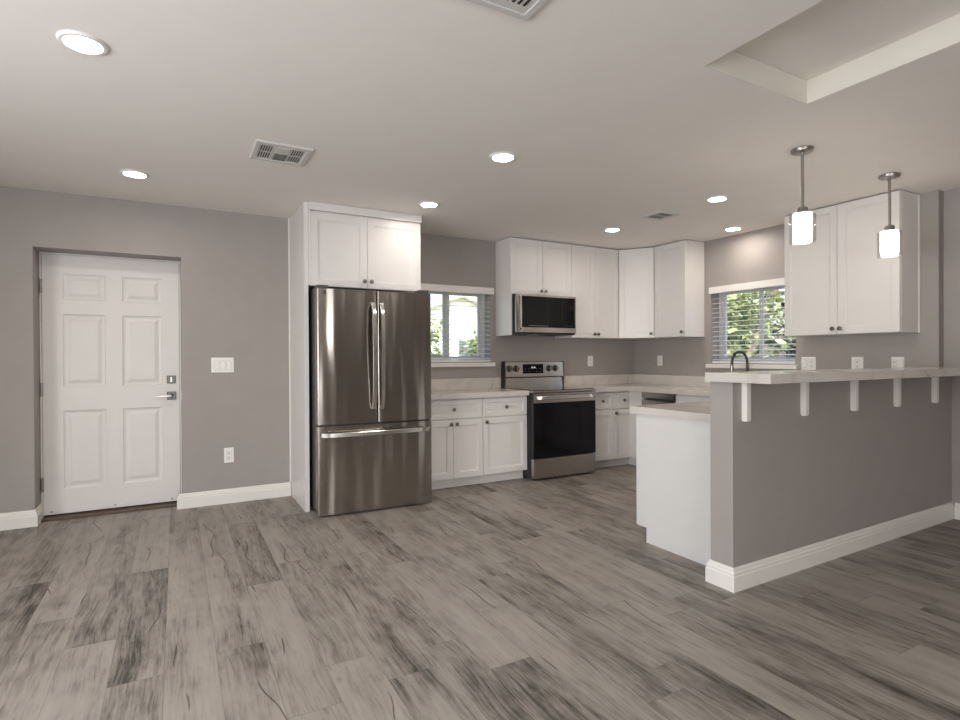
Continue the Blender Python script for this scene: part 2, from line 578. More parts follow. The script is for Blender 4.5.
# right kitchen wall with window
RY0, RY1, RZ0, RZ1 = 3.0, 3.905, 1.125, 1.91
frw = Fr((XW, YW, 0), (0, -1, 0), (0, 0, 1), (-1, 0, 0))
KW = YW - 1.93
wall_right = struct('wall_right', wall_grid(B(), frw, KW, HC, 0.26, [(YW - RY1, YW - RY0, RZ0, RZ1)]), 'wall', 'grey painted kitchen wall with window over the sink', 'wall')
struct('wall_dining', box(B(), XD, XD + .2, YR, 1.928, 0, HC), 'wall', 'grey dining side wall at the frame edge', 'wall')
fl_ = Fr((XL, YR, 0), (0, 1, 0), (0, 0, 1), (1, 0, 0))
struct('wall_left', wall_grid(B(), fl_, YW - YR, HC, 0.15, [(3.7, 6.1, 0.4, 2.2)]), 'wall', 'grey wall on the left', 'wall')
frr = Fr((XD, YR, 0), (-1, 0, 0), (0, 0, 1), (0, 1, 0))
struct('wall_rear', wall_grid(B(), frr, XD - XL, HC, 0.2, [(4.1, 6.9, 0.05, 2.2)]), 'wall', 'grey wall behind the viewer', 'wall')

# pony wall of the peninsula
PF = lambda x: 1.84 + 0.038 * (x - 2.485) / 2.515
struct('wall_peninsula', prism(B(), [(2.485, 1.84), (XD - .001, 1.878), (XD - .001, 1.927), (XW - .002, 1.927), (XW - .002, 1.975), (2.485, 1.975)], 0, 1.066), 'wall', 'grey half wall carrying the raised bar top', 'half wall')

# baseboards: stepped profile (out from wall, height)
PROF = [(0.0, 0.0), (0.019, 0.0), (0.019, 0.075), (0.0155, 0.080), (0.0155, 0.092), (0.010, 0.098), (0.0085, 0.110), (0.004, 0.118), (0.0, 0.118)]
def baseboard(name, path, label):
    """path of (x, y) with the wall on the left hand of travel"""
    bm = B()
    pts = [Vector((x, y, 0)) for x, y in path]
    rings = []
    for i, p in enumerate(pts):
        d0 = (p - pts[i - 1]).normalized() if i else None
        d1 = (pts[i + 1] - p).normalized() if i < len(pts) - 1 else None
        n0 = Vector((d0.y, -d0.x, 0)) if d0 else None
        n1 = Vector((d1.y, -d1.x, 0)) if d1 else None
        if n0 is None: nn = n1
        elif n1 is None: nn = n0
        else:
            nn = (n0 + n1)
            nn = nn / (nn.dot(n0))
        rings.append([bm.verts.new(p + nn * a + Vector((0, 0, h))) for a, h in PROF])
    for a, b in zip(rings, rings[1:]):
        for k in range(len(PROF)):
            k2 = (k + 1) % len(PROF)
            bm.faces.new((a[k], a[k2], b[k2], b[k]))
    bm.faces.new(rings[0][::-1])
    bm.faces.new(rings[-1])
    return struct(name, bm, 'trim', label, 'baseboard', angle=20)
baseboard('baseboard_left', [(XL, YW), (DX0, YW), (DX0, YW + .195)], 'white baseboard left of the entry door')
baseboard('baseboard_back', [(DX1 - .02, YW + .1), (DX1 - .02, YW), (0.868, YW)], 'white baseboard between entry door and refrigerator panel')
baseboard('baseboard_peninsula', [(2.64, 1.975), (2.485, 1.975), (2.485, 1.84), (XD - 0.002, 1.878)], 'tall white stepped baseboard wrapping the grey half wall')
baseboard('baseboard_right', [(XD, 1.856), (XD, YR)], 'white baseboard along the dining side wall')

# scribe strip where the refrigerator panel meets the wall
struct('trim_2', box(B(), 0.860, 0.871, YW - .014, YW - .001, 0.12, HC - .003), 'trim', 'thin white scribe strip beside the refrigerator panel', 'trim')

# ------------------------------------------------------------------ entry door (recessed)
YD = 5.22
dx0, dx1, dz0, dz1 = -0.884, 0.022, 0.022, 1.998
door = thing('door_1', 'white six-panel entry door set into the grey wall', 'door', (dx0, YD, 0), None, 'structure')
def six_panel():
    bm = B()
    fr = Fr((dx0, YD, dz0))
    W_, H_ = dx1 - dx0, dz1 - dz0
    us = [0, 0.125, 0.398, 0.508, 0.781, W_]
    vs = [0, 0.185, 0.785, 0.965, 1.525, 1.632, 1.832, H_]
    for i in range(5):
        for j in range(7):
            if i in (1, 3) and j in (1, 3, 5):
                nested(bm, fr, us[i], us[i + 1], vs[j], vs[j + 1], [(0, 0), (0.006, -0.006), (0.018, -0.010), (0.026, -0.010), (0.052, -0.002)])
            else:
                bm.faces.new([bm.verts.new(fr.p(*q, 0)) for q in ((us[i], vs[j]), (us[i + 1], vs[j]), (us[i + 1], vs[j + 1]), (us[i], vs[j + 1]))])
    nested(bm, fr, 0, W_, 0, H_, [(0, 0), (0, -0.04)])
    bmesh.ops.remove_doubles(bm, verts=bm.verts, dist=1e-5)
    return bm
obj('door_slab', six_panel(), 'door', door, angle=12)
jb = B()
box(jb, DX0 + .002, dx0 - .003, YD - .0, YD + .055, 0, DZ - .002)
box(jb, dx1 + .003, DX1 - .002, YD - .0, YD + .055, 0, DZ - .002)
box(jb, dx0 - .003, dx1 + .003, YD - .0, YD + .055, dz1 + .003, DZ - .002)
obj('door_jamb', jb, 'trim', door)
obj('door_backing', box(B(), DX0 + .002, DX1 - .002, YD + .042, YD + .056, 0.0, dz1), 'slot', door)
obj('light_block_panel', box(B(), DX0 - .05, DX1 + .05, YW + .262, YW + .29, -.1, DZ + .05), 'slot', door)  # unseen panel added to block light leaking round the door
obj('threshold', box(B(), DX0 + .002, DX1 - .002, YW + .09, YD + .04, 0.001, 0.014), 'threshold', door, label='dark bronze threshold')
sw = box(B(), dx0 + .006, dx1 - .006, YD - .006, YD - .0005, 0.024, 0.058)
obj('door_sweep', sw, 'door', door, bevel=.002)
for x in (dx0 + .05, (dx0 + dx1) / 2, dx1 - .06):
    obj('sweep_screw', lathe(B(), Fr((x, YD - .006, 0.075 - .03)), [(0, .003), (.007, .002), (.008, 0)], 10), 'nickel', door)
for z in (1.752, 0.972, 0.256):
    h = B()
    box(h, dx0 - .010, dx0 + .004, YD - .012, YD - .001, z - .05, z + .05)
    lathe(h, Fr((dx0 - .003, YD - .013, z - .052), (1, 0, 0), (0, 1, 0), (0, 0, 1)), [(0, 0), (.007, 0), (.007, .104), (0, .104)], 10)
    obj('hinge', h, 'nickel', door)
# deadbolt and lever on square plates
db = B()
nested(db, Fr((-0.038 - .032, YD - .0005, 1.029 - .032)), 0, .064, 0, .064, [(0, 0), (0, .007), (.003, .01)], True, True)
dbo = obj('deadbolt', db, 'darkmetal', door, label='square metal deadbolt plate')
tb = box(B(), -0.038 - .006, -0.038 + .006, YD - .026, YD - .011, 1.010, 1.048)
obj('thumb_turn', tb, 'nickel', dbo, bevel=.002)
hb = B()
nested(hb, Fr((-0.036 - .033, YD - .0005, 0.896 - .033)), 0, .066, 0, .066, [(0, 0), (0, .007), (.003, .01)], True, True)
lathe(hb, Fr((-0.036, YD - .01, .896)), [(.016, 0), (.016, .008), (.012, .012), (.011, .042), (0, .044)], 16)
hd = obj('door_handle', hb, 'darkmetal', door, label='metal lever handle on a square plate')
strap_b = B()
strap(strap_b, [(-0.026, YD - .047, .896), (-0.06, YD - .050, .896), (-0.11, YD - .049, .895), (-0.150, YD - .046, .894)], (0, 0, 1), .008, .005)
obj('lever', strap_b, 'nickel', hd)
obj('strike_plate', box(B(), DX1 - .0035, DX1 - .0002, YW + .12, YW + .15, .86, .93), 'nickel', door)

# ------------------------------------------------------------------ windows
def slider_window(name, fr, W_, H_, label, shift=0.0):
    """white vinyl slider: frame, two sashes, panes; fr at the lower corner, W axis into the room"""
    w = thing(name, label, 'window', fr.O, None, 'structure')
    bm = B()
    t = .026
    for a in ((0, W_, 0, t), (0, W_, H_ - t, H_), (0, t, t, H_ - t), (W_ - t, W_, t, H_ - t)):
        box(bm, a[0], a[1], a[2], a[3], -.075, 0, fr)
    obj('window_frame', bm, 'vinyl', w, bevel=.002)
    mid = W_ / 2 + shift
    for k, (a, b, d) in enumerate(((t, mid + .03, -.030), (mid - .03, W_ - t, -.062))):
        sb = B()
        s = .036
        z0, z1 = t + .001, H_ - t - .001
        for q in ((a + .001, b, z0, z0 + s), (a + .001, b, z1 - s, z1), (a + .001, a + s, z0 + s, z1 - s), (b - s, b, z0 + s, z1 - s)):
            box(sb, q[0], q[1], q[2], q[3], d - .012, d + .012, fr)
        so = obj('sash', sb, 'vinyl', w, bevel=.002)
        pb = B()
        ps = [fr.p(u, v, d) for u, v in ((a + s, z0 + s), (b - s, z0 + s), (b - s, z1 - s), (a + s, z1 - s))]
        pb.faces.new([pb.verts.new(q) for q in ps])
        obj('pane', pb, 'glass', so)
    return w

w1 = slider_window('window_1', Fr((WX0, YW + .13, WZ0)), WX1 - WX0, WZ1 - WZ0, 'white sliding window in the back wall beside the refrigerator', .03)
obj('window_sill', box(B(), 1.90, 2.925, YW - .04, YW + .125, WZ0 - .044, WZ0 - .005), 'trim', w1, bevel=.005, seg=2)
frw2 = Fr((XW + .13, RY1, RZ0), (0, -1, 0), (0, 0, 1), (-1, 0, 0))
w2 = slider_window('window_2', frw2, RY1 - RY0, RZ1 - RZ0, 'white sliding window in the right wall above the faucet')
obj('window_sill', box(B(), XW - .045, XW + .125, RY0 - .03, RY1 + .035, RZ0 - .045, RZ0 - .005), 'trim', w2, bevel=.005, seg=2)
frg = Fr((XL - .06, YR + 3.7, 0.4), (0, 1, 0), (0, 0, 1), (1, 0, 0))
slider_window('added_window_3', frg, 2.4, 1.8, 'added wide window in the left wall')  # unseen window, added as the opening for the side fill
frg = Fr((XD - 4.1, YR - .06, 0.05), (-1, 0, 0), (0, 0, 1), (0, 1, 0))
slider_window('added_window_4', frg, 2.8, 2.15, 'added sliding glass door in the rear wall')  # unseen glass door, added as the opening for the rear fill

def blind(fr, W_, H_, label, pitch=.049, tilt=0.17, v0=0.0):
    """horizontal two-inch blind: valance, slats, ladder cords, bottom rail"""
    t = thing('window_blind', label, 'blind', fr.O, 'horizontal window blinds')
    va = B()
    box(va, -.012, W_ + .022, H_ - .055, H_ + .012, .004, .020, fr)
    obj('valance', va, 'valance', t, bevel=.003, seg=2)
    hr = box(B(), .006, W_ - .006, H_ - .05, H_ - .006, -.05, -.005, fr)
    obj('head_rail', hr, 'blind', t)
    sl = B()
    n = int((H_ - .06 - v0 - .03) / pitch)
    for k in range(n):
        v = v0 + .04 + k * pitch
        dv = .0245 * math.sin(tilt)
        dw = .0245 * math.cos(tilt)
        ring = [(v - dv, -.030 + dw), (v + .002, -.030), (v + dv, -.030 - dw)]
        vs = []
        for u in (.008, W_ - .008):
            vs.append([sl.verts.new(fr.p(u, a, w)) for a, w in ring] + [sl.verts.new(fr.p(u, a - .0028, w)) for a, w in ring[::-1]])
        for q in range(6):
            sl.faces.new((vs[0][q], vs[0][(q + 1) % 6], vs[1][(q + 1) % 6], vs[1][q]))
        sl.faces.new(vs[0][::-1])
        sl.faces.new(vs[1])
    obj('slats', sl, 'blind', t)
    for u in (.10, W_ / 2, W_ - .10):
        for w in (-.004, -.056):
            obj('ladder_cord', sweep(B(), [fr.p(u, v0 + .02, w), fr.p(u, H_ - .05, w)], .0012, 5), 'blind', t)
    br = box(B(), .008, W_ - .008, v0 + .004, v0 + .024, -.054, -.006, fr)
    obj('bottom_rail', br, 'blind', t, bevel=.003)
    return t
blind(Fr((WX0, YW, WZ0)), WX1 - WX0, WZ1 - WZ0, 'white horizontal blind on the window beside the refrigerator')
blind(Fr((XW, RY1, RZ0), (0, -1, 0), (0, 0, 1), (-1, 0, 0)), RY1 - RY0, RZ1 - RZ0, 'white horizontal blind on the garden window over the faucet')

# ------------------------------------------------------------------ cabinet helpers
SHAKER = [(0, -.019), (0, -.0015), (.0015, 0), (.052, 0), (.053, -.0035), (.062, -.006), (.063, -.0125)]
def shaker(name, fr, u0, u1, v0, v1, parent, rail=.052):
    k = rail / .052
    st = [(a if a < .01 else a + (rail - .052), w) for a, w in SHAKER]
    return obj(name, nested(B(), fr, u0, u1, v0, v1, st, True, True), 'cab', parent, angle=25)
def knob(fr, u, v, parent):
    f2 = Fr(fr.p(u, v, 0), fr.U, fr.V, fr.W)
    bm = lathe(B(), f2, [(.0085, .0005), (.0075, .003), (.006, .006), (.006, .012), (.0145, .016), (.0175, .020), (.017, .024), (.011, .028), (0, .029)], 18)
    obj('knob', bm, 'knob', parent, label='round dark metal knob')

def carcass(name, bm, parent, mat='cab', bevel=.0008):
    return obj(name, bm, mat, parent, bevel=bevel)

# ------------------------------------------------------------------ refrigerator surround
ep = obj('refrigerator_end_panel', box(B(), 0.872, 0.905, 4.41, YW - .0165, 0.001, HC - .003), 'cab', loc=(.88, 4.4, 0), bevel=.001)
tag(ep, 'tall white panel standing against the left side of the refrigerator', 'cabinet panel')

oc = thing('wall_cabinet', 'deep white two-door cabinet mounted directly above the refrigerator', 'cabinet', (1.37, 4.41, 1.766), 'white wall cabinets')
carcass('body', box(B(), 0.9065, 1.846, 4.411, YW - .002, 1.766, 2.355), oc)
cr = box(B(), 0.9065, 1.850, 4.383, YW - .002, 2.356, HC - .003)
obj('crown', cr, 'cab', oc, bevel=.002)
fo = Fr((0, 4.390, 0))
st_ = box(B(), 0.9065, 0.9195, 4.390, 4.4105, 1.766, 2.355)
obj('filler_strip', st_, 'cab', oc)
d = shaker('door', fo, .921, 1.3705, 1.768, 2.340, oc); knob(fo, 1.343, 1.822, d)
d = shaker('door', fo, 1.3735, 1.842, 1.768, 2.340, oc); knob(fo, 1.402, 1.822, d)

# ------------------------------------------------------------------ refrigerator
fx0, fx1, fyf = 0.919, 1.832, 4.178
xs = 1.378
rf = thing('refrigerator', 'stainless steel french-door refrigerator with bottom freezer drawer', 'refrigerator', (fx0, fyf, 0))
obj('body', box(B(), fx0 + .004, fx1 - .018, fyf + .086, 4.94, .03, 1.735), 'fridgeside', rf, bevel=.004)
obj('base_grille', box(B(), fx0 + .02, fx1 - .03, 4.235, 4.9, .002, .0145), 'black', rf)
obj('door_gap_shade', box(B(), xs - .0038, xs + .0038, fyf + .007, fyf + .085, .70, 1.72), 'black', rf)  # black fill stands in for the shade in the gap between the doors
obj('drawer_gap_shade', box(B(), fx0 + .01, fx1 - .012, fyf + .015, fyf + .085, .684, .696), 'black', rf)  # black fill stands in for the shade above the freezer drawer
def fridge_panel(x0, x1, z0, z1, bulge=.005):
    n = 14
    poly = [(x1, fyf + .07), (x0, fyf + .07)]
    r = .012
    poly += [(x0, fyf + .012), (x0 + .003, fyf + .0085)]
    for k in range(n + 1):
        t = k / n
        x = x0 + r + (x1 - x0 - 2 * r) * t
        poly.append((x, fyf + .008 - bulge * (1 - (2 * t - 1) ** 2)))
    poly += [(x1 - .003, fyf + .0085), (x1, fyf + .012)]
    return prism(B(), poly, z0, z1)
for x0, x1, hx in ((fx0, xs - .004, 1.345), (xs + .004, fx1, 1.411)):
    d = obj('door', fridge_panel(x0, x1, .697, 1.722), 'steel', rf, angle=50)
    hb = B()
    pts = []
    for k in range(17):
        t = k / 16
        z = .805 + .82 * t
        bow = .030 + .030 * math.sin(PI * t) ** .8
        if k in (0, 16): bow = .004
        pts.append((hx, fyf - bow, z))
    strap(hb, pts, (1, 0, 0), .0155, .008)
    obj('handle', hb, 'handle', d, label='curved vertical steel bar handle')
d = obj('freezer_drawer', fridge_panel(fx0, fx1, .016, .683, .004), 'steel', rf, angle=50)
hb = B()
pts = []
for k in range(21):
    t = k / 20
    bow = .034 + .026 * math.sin(PI * t) ** .8
    if k in (0, 20): bow = .004
    pts.append((fx0 + .025 + (fx1 - fx0 - .05) * t, fyf - bow, .621))
strap(hb, pts, (0, 0, 1), .0175, .008)
obj('handle', hb, 'handle', d, label='long horizontal steel bar handle')
for x in (fx0 + .05, fx1 - .05):
    obj('hinge_cover', box(B(), x - .04, x + .04, 4.215, 4.34, 1.7235, 1.752), 'fridgeside', rf, bevel=.006, seg=2)
obj('badge', lathe(B(), Fr((fx0 + .055, fyf - .0005, 1.69)), [(.012, 0), (.012, .003), (0, .004)], 16), 'darkmetal', rf, label='small round dark badge')
rf.rotation_euler.z = -0.035

# ------------------------------------------------------------------ base cabinets on the back wall
YF, ZC0, ZC = 4.50, .828, .873     # door fronts, counter underside, counter top
def base_cab(x0, x1, cols, label, knobs, cw=None):
    """cols: boundaries; each (u0,u1) a drawer; knobs: list per door"""
    t = thing('base_cabinet', label, 'cabinet', ((x0 + x1) / 2, YF, 0), 'white base cabinets')
    carcass('body', box(B(), x0, x1, YF + .0205, YW - .002, .0955, ZC0 - .001), t)
    obj('toe_kick', box(B(), x0, x1, YF + .085, YF + .10, .001, .095), 'cab', t)
    fr = Fr((0, YF, 0))
    drs, dos = cols
    for u0, u1 in drs:
        d = shaker('drawer', fr, u0, u1, .642, .814, t, .038)
        knob(fr, (u0 + u1) / 2, .728, d)
    for (u0, u1), k in zip(dos, knobs):
        d = shaker('door', fr, u0, u1, .098, .632, t)
        if k:
            knob(fr, u0 + .028 if k == 'l' else u1 - .028, .594, d)
    return t
base_cab(1.884, 2.508, ([(1.895, 2.5055)], [(1.895, 2.1985), (2.2015, 2.5055)]), 'white base cabinet with one drawer over two doors, beside the refrigerator', 'rl')
base_cab(2.5105, 3.004, ([(2.513, 3.002)], [(2.513, 3.002)]), 'white base cabinet with one drawer over one wide door, left of the range', 'l')
base_cab(3.788, 4.4085, ([(3.800, 4.114), (4.118, 4.4065)], [(3.800, 4.114), (4.118, 4.4065)]), 'narrow-fronted white base cabinet with two small drawers, right of the range', ['', 'l'])

# corner cabinet, sink base and the run along the right wall
cc = thing('corner_base_cabinet', 'white corner base cabinet filler between two-drawer cabinet and dishwasher', 'cabinet', (4.65, 4.6, 0), 'white base cabinets')
carcass('body', prism(B(), [(4.4105, 4.4985), (4.4105, YW - .002), (XW - .002, YW - .002), (XW - .002, 4.312), (4.345, 4.312), (4.345, 4.4985)], .0955, ZC0 - .001), cc)
obj('toe_kick', prism(B(), [(4.4105, 4.584), (4.4105, 4.64), (4.46, 4.64), (4.46, 4.312), (4.42, 4.312), (4.42, 4.584)], .001, .095), 'cab', cc)

dw = thing('dishwasher', 'stainless dishwasher under the counter beside the corner, dark pocket handle', 'dishwasher', (4.6, 4.08, 0))
obj('body', box(B(), 4.375, XW - .004, 3.851, 4.3095, .10, ZC0 - .002), 'black', dw)
obj('toe_kick', box(B(), 4.42, 4.44, 3.855, 4.305, .001, .099), 'black', dw)
fd = Fr((4.335, 4.3085, 0), (0, -1, 0), (0, 0, 1), (-1, 0, 0))
dd = B()
box(dd, .001, .438, .105, .742, -.038, 0, fd)
box(dd, .001, .438, .766, ZC0 - .004, -.038, 0, fd)
box(dd, .001, .438, .7421, .7659, -.038, -.028, fd)
obj('door', dd, 'steel2', dw)
obj('pocket_handle', box(B(), .05, .39, .744, .764, -.0275, -.012, fd), 'slot', dw, label='dark recessed pocket handle')
obj('side_trim', box(B(), .440, .455, .105, ZC0 - .004, -.038, .0, fd), 'black', dw)

sk = thing('sink_base_cabinet', 'white sink base cabinet along the right wall next to the dishwasher', 'cabinet', (4.6, 3.3, 0), 'white base cabinets')
carcass('body', box(B(), 4.351, XW - .004, 2.69, 3.848, .0955, ZC0 - .001), sk)
obj('toe_kick', box(B(), 4.42, 4.44, 2.69, 3.848, .001, .095), 'cab', sk)
fs = Fr((4.33, 3.845, 0), (0, -1, 0), (0, 0, 1), (-1, 0, 0))
obj('false_front', nested(B(), fs, 0, .90, .66, .814, SHAKER[:3], True, True), 'cab', sk)
for u in (0, .4515):
    d = shaker('door', fs, u, u + .4485, .098, .652, sk)
    knob(fs, u + .42 if u == 0 else u + .028, .60, d)

# peninsula cabinets behind the half wall
pc_ = thing('peninsula_cabinet', 'white cabinet block with plain end panel backing onto the grey half wall', 'cabinet', (3.4, 2.3, 0), 'white base cabinets')
carcass('body', box(B(), 2.668, 4.33, 1.978, 2.668, .0955, ZC0 - .001), pc_)
obj('end_panel', prism(B(), [(1.9955, .001), (2.592, .001), (2.592, .096), (2.668, .096), (2.668, ZC0 - .001), (1.9955, ZC0 - .001)], 0, .020, Fr((2.6675, 0, 0), (0, 1, 0), (0, 0, 1), (-1, 0, 0))), 'panelwhite', pc_, bevel=.001, label='flat glossy white end panel with toe kick notch')
obj('toe_kick', box(B(), 2.668, 4.33, 2.575, 2.592, .001, .095), 'cab', pc_)
fp = Fr((4.32, 2.690, 0), (-1, 0, 0), (0, 0, 1), (0, 1, 0))
for k in range(4):
    u0 = .0 + k * .4165
    d = shaker('door', fp, u0, u0 + .4135, .098, .632, pc_)
    knob(fp, u0 + .03, .594, d)
    d = shaker('drawer', fp, u0, u0 + .4135, .642, .814, pc_, .038)
    knob(fp, u0 + .207, .728, d)

# ------------------------------------------------------------------ countertops
def counter(label, polys, splashes, group='white veined quartz countertops'):
    t = thing('countertop', label, 'countertop', (polys[0][0][0], polys[0][0][1], ZC), group)
    bm = B()
    for p in polys:
        prism(bm, p, ZC0, ZC)
    obj('slab', bm, 'quartz', t, bevel=.002)
    if splashes:
        bs = B()
        for q in splashes:
            box(bs, *q)
        obj('backsplash', bs, 'quartz', t, bevel=.0015)
    return t
counter('short quartz countertop between refrigerator and range, under the window', [[(1.884, 4.465), (3.005, 4.465), (3.005, YW - .002), (1.884, YW - .002)]], [(1.884, 3.005, YW - .021, YW - .002, ZC + .0005, .985)])
counter('L-shaped quartz countertop turning the kitchen corner right of the range', [[(3.786, 4.465), (4.30, 4.465), (4.30, 2.722), (XW - .002, 2.722), (XW - .002, YW - .002), (3.786, YW - .002)]],
        [(3.786, XW - .002, YW - .021, YW - .002, ZC + .0005, .985), (XW - .021, XW - .002, 2.722, YW - .022, ZC + .0005, .985)])
counter('low quartz countertop on the peninsula behind the grey half wall', [[(2.633, 1.977), (XW - .022, 1.977), (XW - .022, 2.7205), (2.633, 2.7205)]], None)
bt = obj('bar_countertop', prism(B(), [(2.45, 1.612), (XD - .002, 1.612), (XD - .002, 1.927), (XW - .002, 1.927), (XW - .002, 1.980), (2.45, 1.980)], 1.0675, 1.1145), 'quartz', loc=(2.45, 1.612, 1.0675), bevel=.0025)
tag(bt, 'raised white quartz bar top lying along the grey half wall', 'bar counter')

# five brackets under the bar
def bracket(x):
    y = PF(x) - .001
    return y
br = thing('bar_bracket', 'x', 'bracket', (2.575, bracket(2.575), .863), 'white support brackets under the bar top')
p = Fr((2.575 - .015, bracket(2.575), 0), (0, -1, 0), (0, 0, 1), (1, 0, 0))
obj('wall_leg', prism(B(), [(0, .872), (.006, .863), (.026, .863), (.032, .872), (.032, 1.0615), (0, 1.0615)], 0, .030, p), 'trim', br, bevel=.002)
obj('support_arm', prism(B(), [(0, 1.062), (.15, 1.062), (.15, 1.0668), (0, 1.0668)], .0, .030, p), 'trim', br, bevel=.001)
names = ['white bracket under the bar top nearest its free end', 'second white bar bracket from the free end of the bar', 'middle one of five white brackets under the bar top',
         'fourth white bar bracket from the free end of the bar', 'white bracket under the bar top closest to the dining wall']
for k, x in enumerate((2.570, 3.093, 3.618, 4.150, 4.690)):
    o = br if k == 0 else copy_tree(br)
    o.location = (x, bracket(x), .863)
    o['label'] = names[k]

# ------------------------------------------------------------------ range
rx0, rx1 = 3.007, 3.783
RD = 0.038        # how far the front stands ahead
rg = thing('range', 'freestanding stainless electric range with black oven door between base cabinets', 'range', ((rx0 + rx1) / 2, 4.7, 0))
obj('body', box(B(), rx0, rx1, 4.492 - RD, 4.995, .03, .853), 'black', rg, bevel=.002)
for x in (rx0 + .06, rx1 - .06):
    for y in (4.55, 4.92):
        obj('leveling_foot', lathe(B(), Fr((x, y, .001), (1, 0, 0), (0, 1, 0), (0, 0, 1)), [(0, 0), (.018, 0), (.016, .01), (.012, .0285), (0, .0285)], 12), 'darkmetal', rg)
obj('cooktop_rim', box(B(), rx0 - .004 + .004, rx1, 4.432 - RD, 4.93, .8535, .872), 'steel2', rg, bevel=.004, seg=2)
ct = obj('cooktop', box(B(), rx0 + .012, rx1 - .012, 4.452 - RD, 4.925, .8725, .877), 'cooktop', rg, bevel=.001)
for x, y, r in ((3.22, 4.56, .105), (3.62, 4.56, .085), (3.22, 4.80, .075), (3.62, 4.80, .10)):
    obj('burner_ring', lathe(B(), Fr((x, y, .8772), (1, 0, 0), (0, 1, 0), (0, 0, 1)), [(r - .003, 0), (r - .003, .0003), (r, .0003), (r, 0)], 40), 'mark', ct)
od = obj('oven_door', box(B(), rx0 + .004, rx1 - .004, 4.440 - RD, 4.490 - RD, .217, .846), 'black', rg, bevel=.003)
obj('door_glass', box(B(), rx0 + .006, rx1 - .006, 4.4335 - RD, 4.4395 - RD, .220, .752), 'blackglass', od, bevel=.002)
obj('door_top_rail', box(B(), rx0 + .006, rx1 - .006, 4.4315 - RD, 4.4395 - RD, .754, .845), 'steel2', od, bevel=.003)
hb = B()
pts = []
for k in range(17):
    t = k / 16
    bow = .030 + .018 * math.sin(PI * t) ** .7
    if k in (0, 16): bow = .002
    pts.append((rx0 + .04 + (rx1 - rx0 - .08) * t, 4.4315 - RD - bow, .805))
strap(hb, pts, (0, 0, 1), .017, .008)
obj('handle', hb, 'handle', od, label='wide steel bar handle')
obj('storage_drawer', box(B(), rx0 + .006, rx1 - .006, 4.434 - RD, 4.490 - RD, .022, .210), 'steel2', rg, bevel=.004, seg=2)
bgp = [(4.995, .8725), (4.995, 1.148), (4.945, 1.152), (4.932, 1.145), (4.922, .990), (4.932, .980), (4.940, .978), (4.932, .8725)]
fbg = Fr((rx0 + .010, 0, 0), (0, 1, 0), (0, 0, 1), (1, 0, 0))
bg = obj('backguard', prism(B(), bgp, 0, rx1 - rx0 - .02, fbg), 'steel2', rg, angle=25)
for x in (rx0 + .002, rx1 - .0095):
    obj('end_cap', prism(B(), [(4.998, .8725), (4.998, 1.152), (4.94, 1.157), (4.927, 1.147), (4.917, .985), (4.927, .8725)], 0, .0075, Fr((x, 0, 0), (0, 1, 0), (0, 0, 1), (1, 0, 0))), 'black', rg)
nb = Vector((0, -.1550, .010)).normalized()
fk = Fr((0, 4.9225, .99), (1, 0, 0), Vector((0, .0645, 1)).normalized(), Vector((0, -1, .0645)).normalized())
dpo = obj('display', box(B(), 3.236, 3.500, .034, .135, .0005, .003, fk), 'blackglass', rg)
dg = B()
for k, x in enumerate((3.346, 3.359, 3.376, 3.389)):
    box(dg, x, x + .007, .090, .106, .0032, .0036, fk)
obj('clock_digits', dg, 'display', dpo)
for k in range(5):
    for r in range(2):
        if k != 2:
            obj('key_mark', box(B(), 3.261 + k * .048, 3.273 + k * .048, .052 + r * .03, .056 + r * .03, .0032, .0035, fk), 'mark', dpo)
for x in (3.066, 3.151, 3.578, 3.664):
    f2 = Fr(fk.p(x, .088, 0), fk.U, fk.V, fk.W)
    ko = obj('burner_knob', lathe(B(), f2, [(.034, .0005), (.034, .006), (.029, .009), (.027, .024), (.024, .028), (0, .029)], 24), 'darkmetal', rg, label='round dark burner knob')
    obj('knob_pointer', box(B(), -.004, .004, -.024, .024, .0292, .034, f2), 'nickel', ko, bevel=.001)

# ------------------------------------------------------------------ microwave and upper cabinets
ZU = 2.412
mw = thing('microwave', 'over-the-range stainless microwave with black glass door hung above the range', 'microwave', (3.34, 4.8, 1.43))
mx0, mx1, my = 2.980, 3.716, 4.630
obj('body', box(B(), mx0, mx1, my + .042, YW - .003, 1.432, 1.838), 'black', mw, bevel=.003)
dpoly = [(mx0 + .0, my + .040), (mx0 + .0, my + .020), (mx0 + .012, my + .004), (mx0 + .035, my), (mx1, my), (mx1, my + .040)]
dr_ = obj('door', prism(B(), dpoly, 1.452, 1.836), 'steel2', mw, angle=40)
obj('door_glass', box(B(), mx0 + .050, mx1 - .016, my - .004, my - .0005, 1.502, 1.816), 'blackglass', dr_, bevel=.001)
for k in range(11):
    obj('control_mark', box(B(), mx0 + .135 + k * .022, mx0 + .147 + k * .022, my - .0048, my - .0042, 1.514, 1.522), 'mark', dr_)
for x in (mx1 - .182, mx1 - .372):
    obj('glass_divider', box(B(), x, x + .0005, my - .0048, my - .0042, 1.505, 1.812), 'fridgeside', dr_)
for k in range(4):
    obj('control_mark', box(B(), mx1 - .165 + k * .035, mx1 - .158 + k * .035, my - .0048, my - .0042, 1.520, 1.527), 'mark', dr_)
obj('bottom_grille', box(B(), mx0 + .004, mx1 - .004, my + .012, my + .041, 1.4325, 1.450), 'black', mw)
hb = B()
strap(hb, [(mx0 + .026, my - .001, 1.478), (mx0 + .026, my - .020, 1.492), (mx0 + .026, my - .026, 1.65), (mx0 + .026, my - .020, 1.806), (mx0 + .026, my - .001, 1.820)], (1, 0, 0), .010, .007)
obj('handle', hb, 'handle', dr_, label='slim vertical steel handle')
obj('lamp_lens', box(B(), 3.2, 3.32, 4.75, 4.80, 1.4285, 1.4315), 'plate', mw)

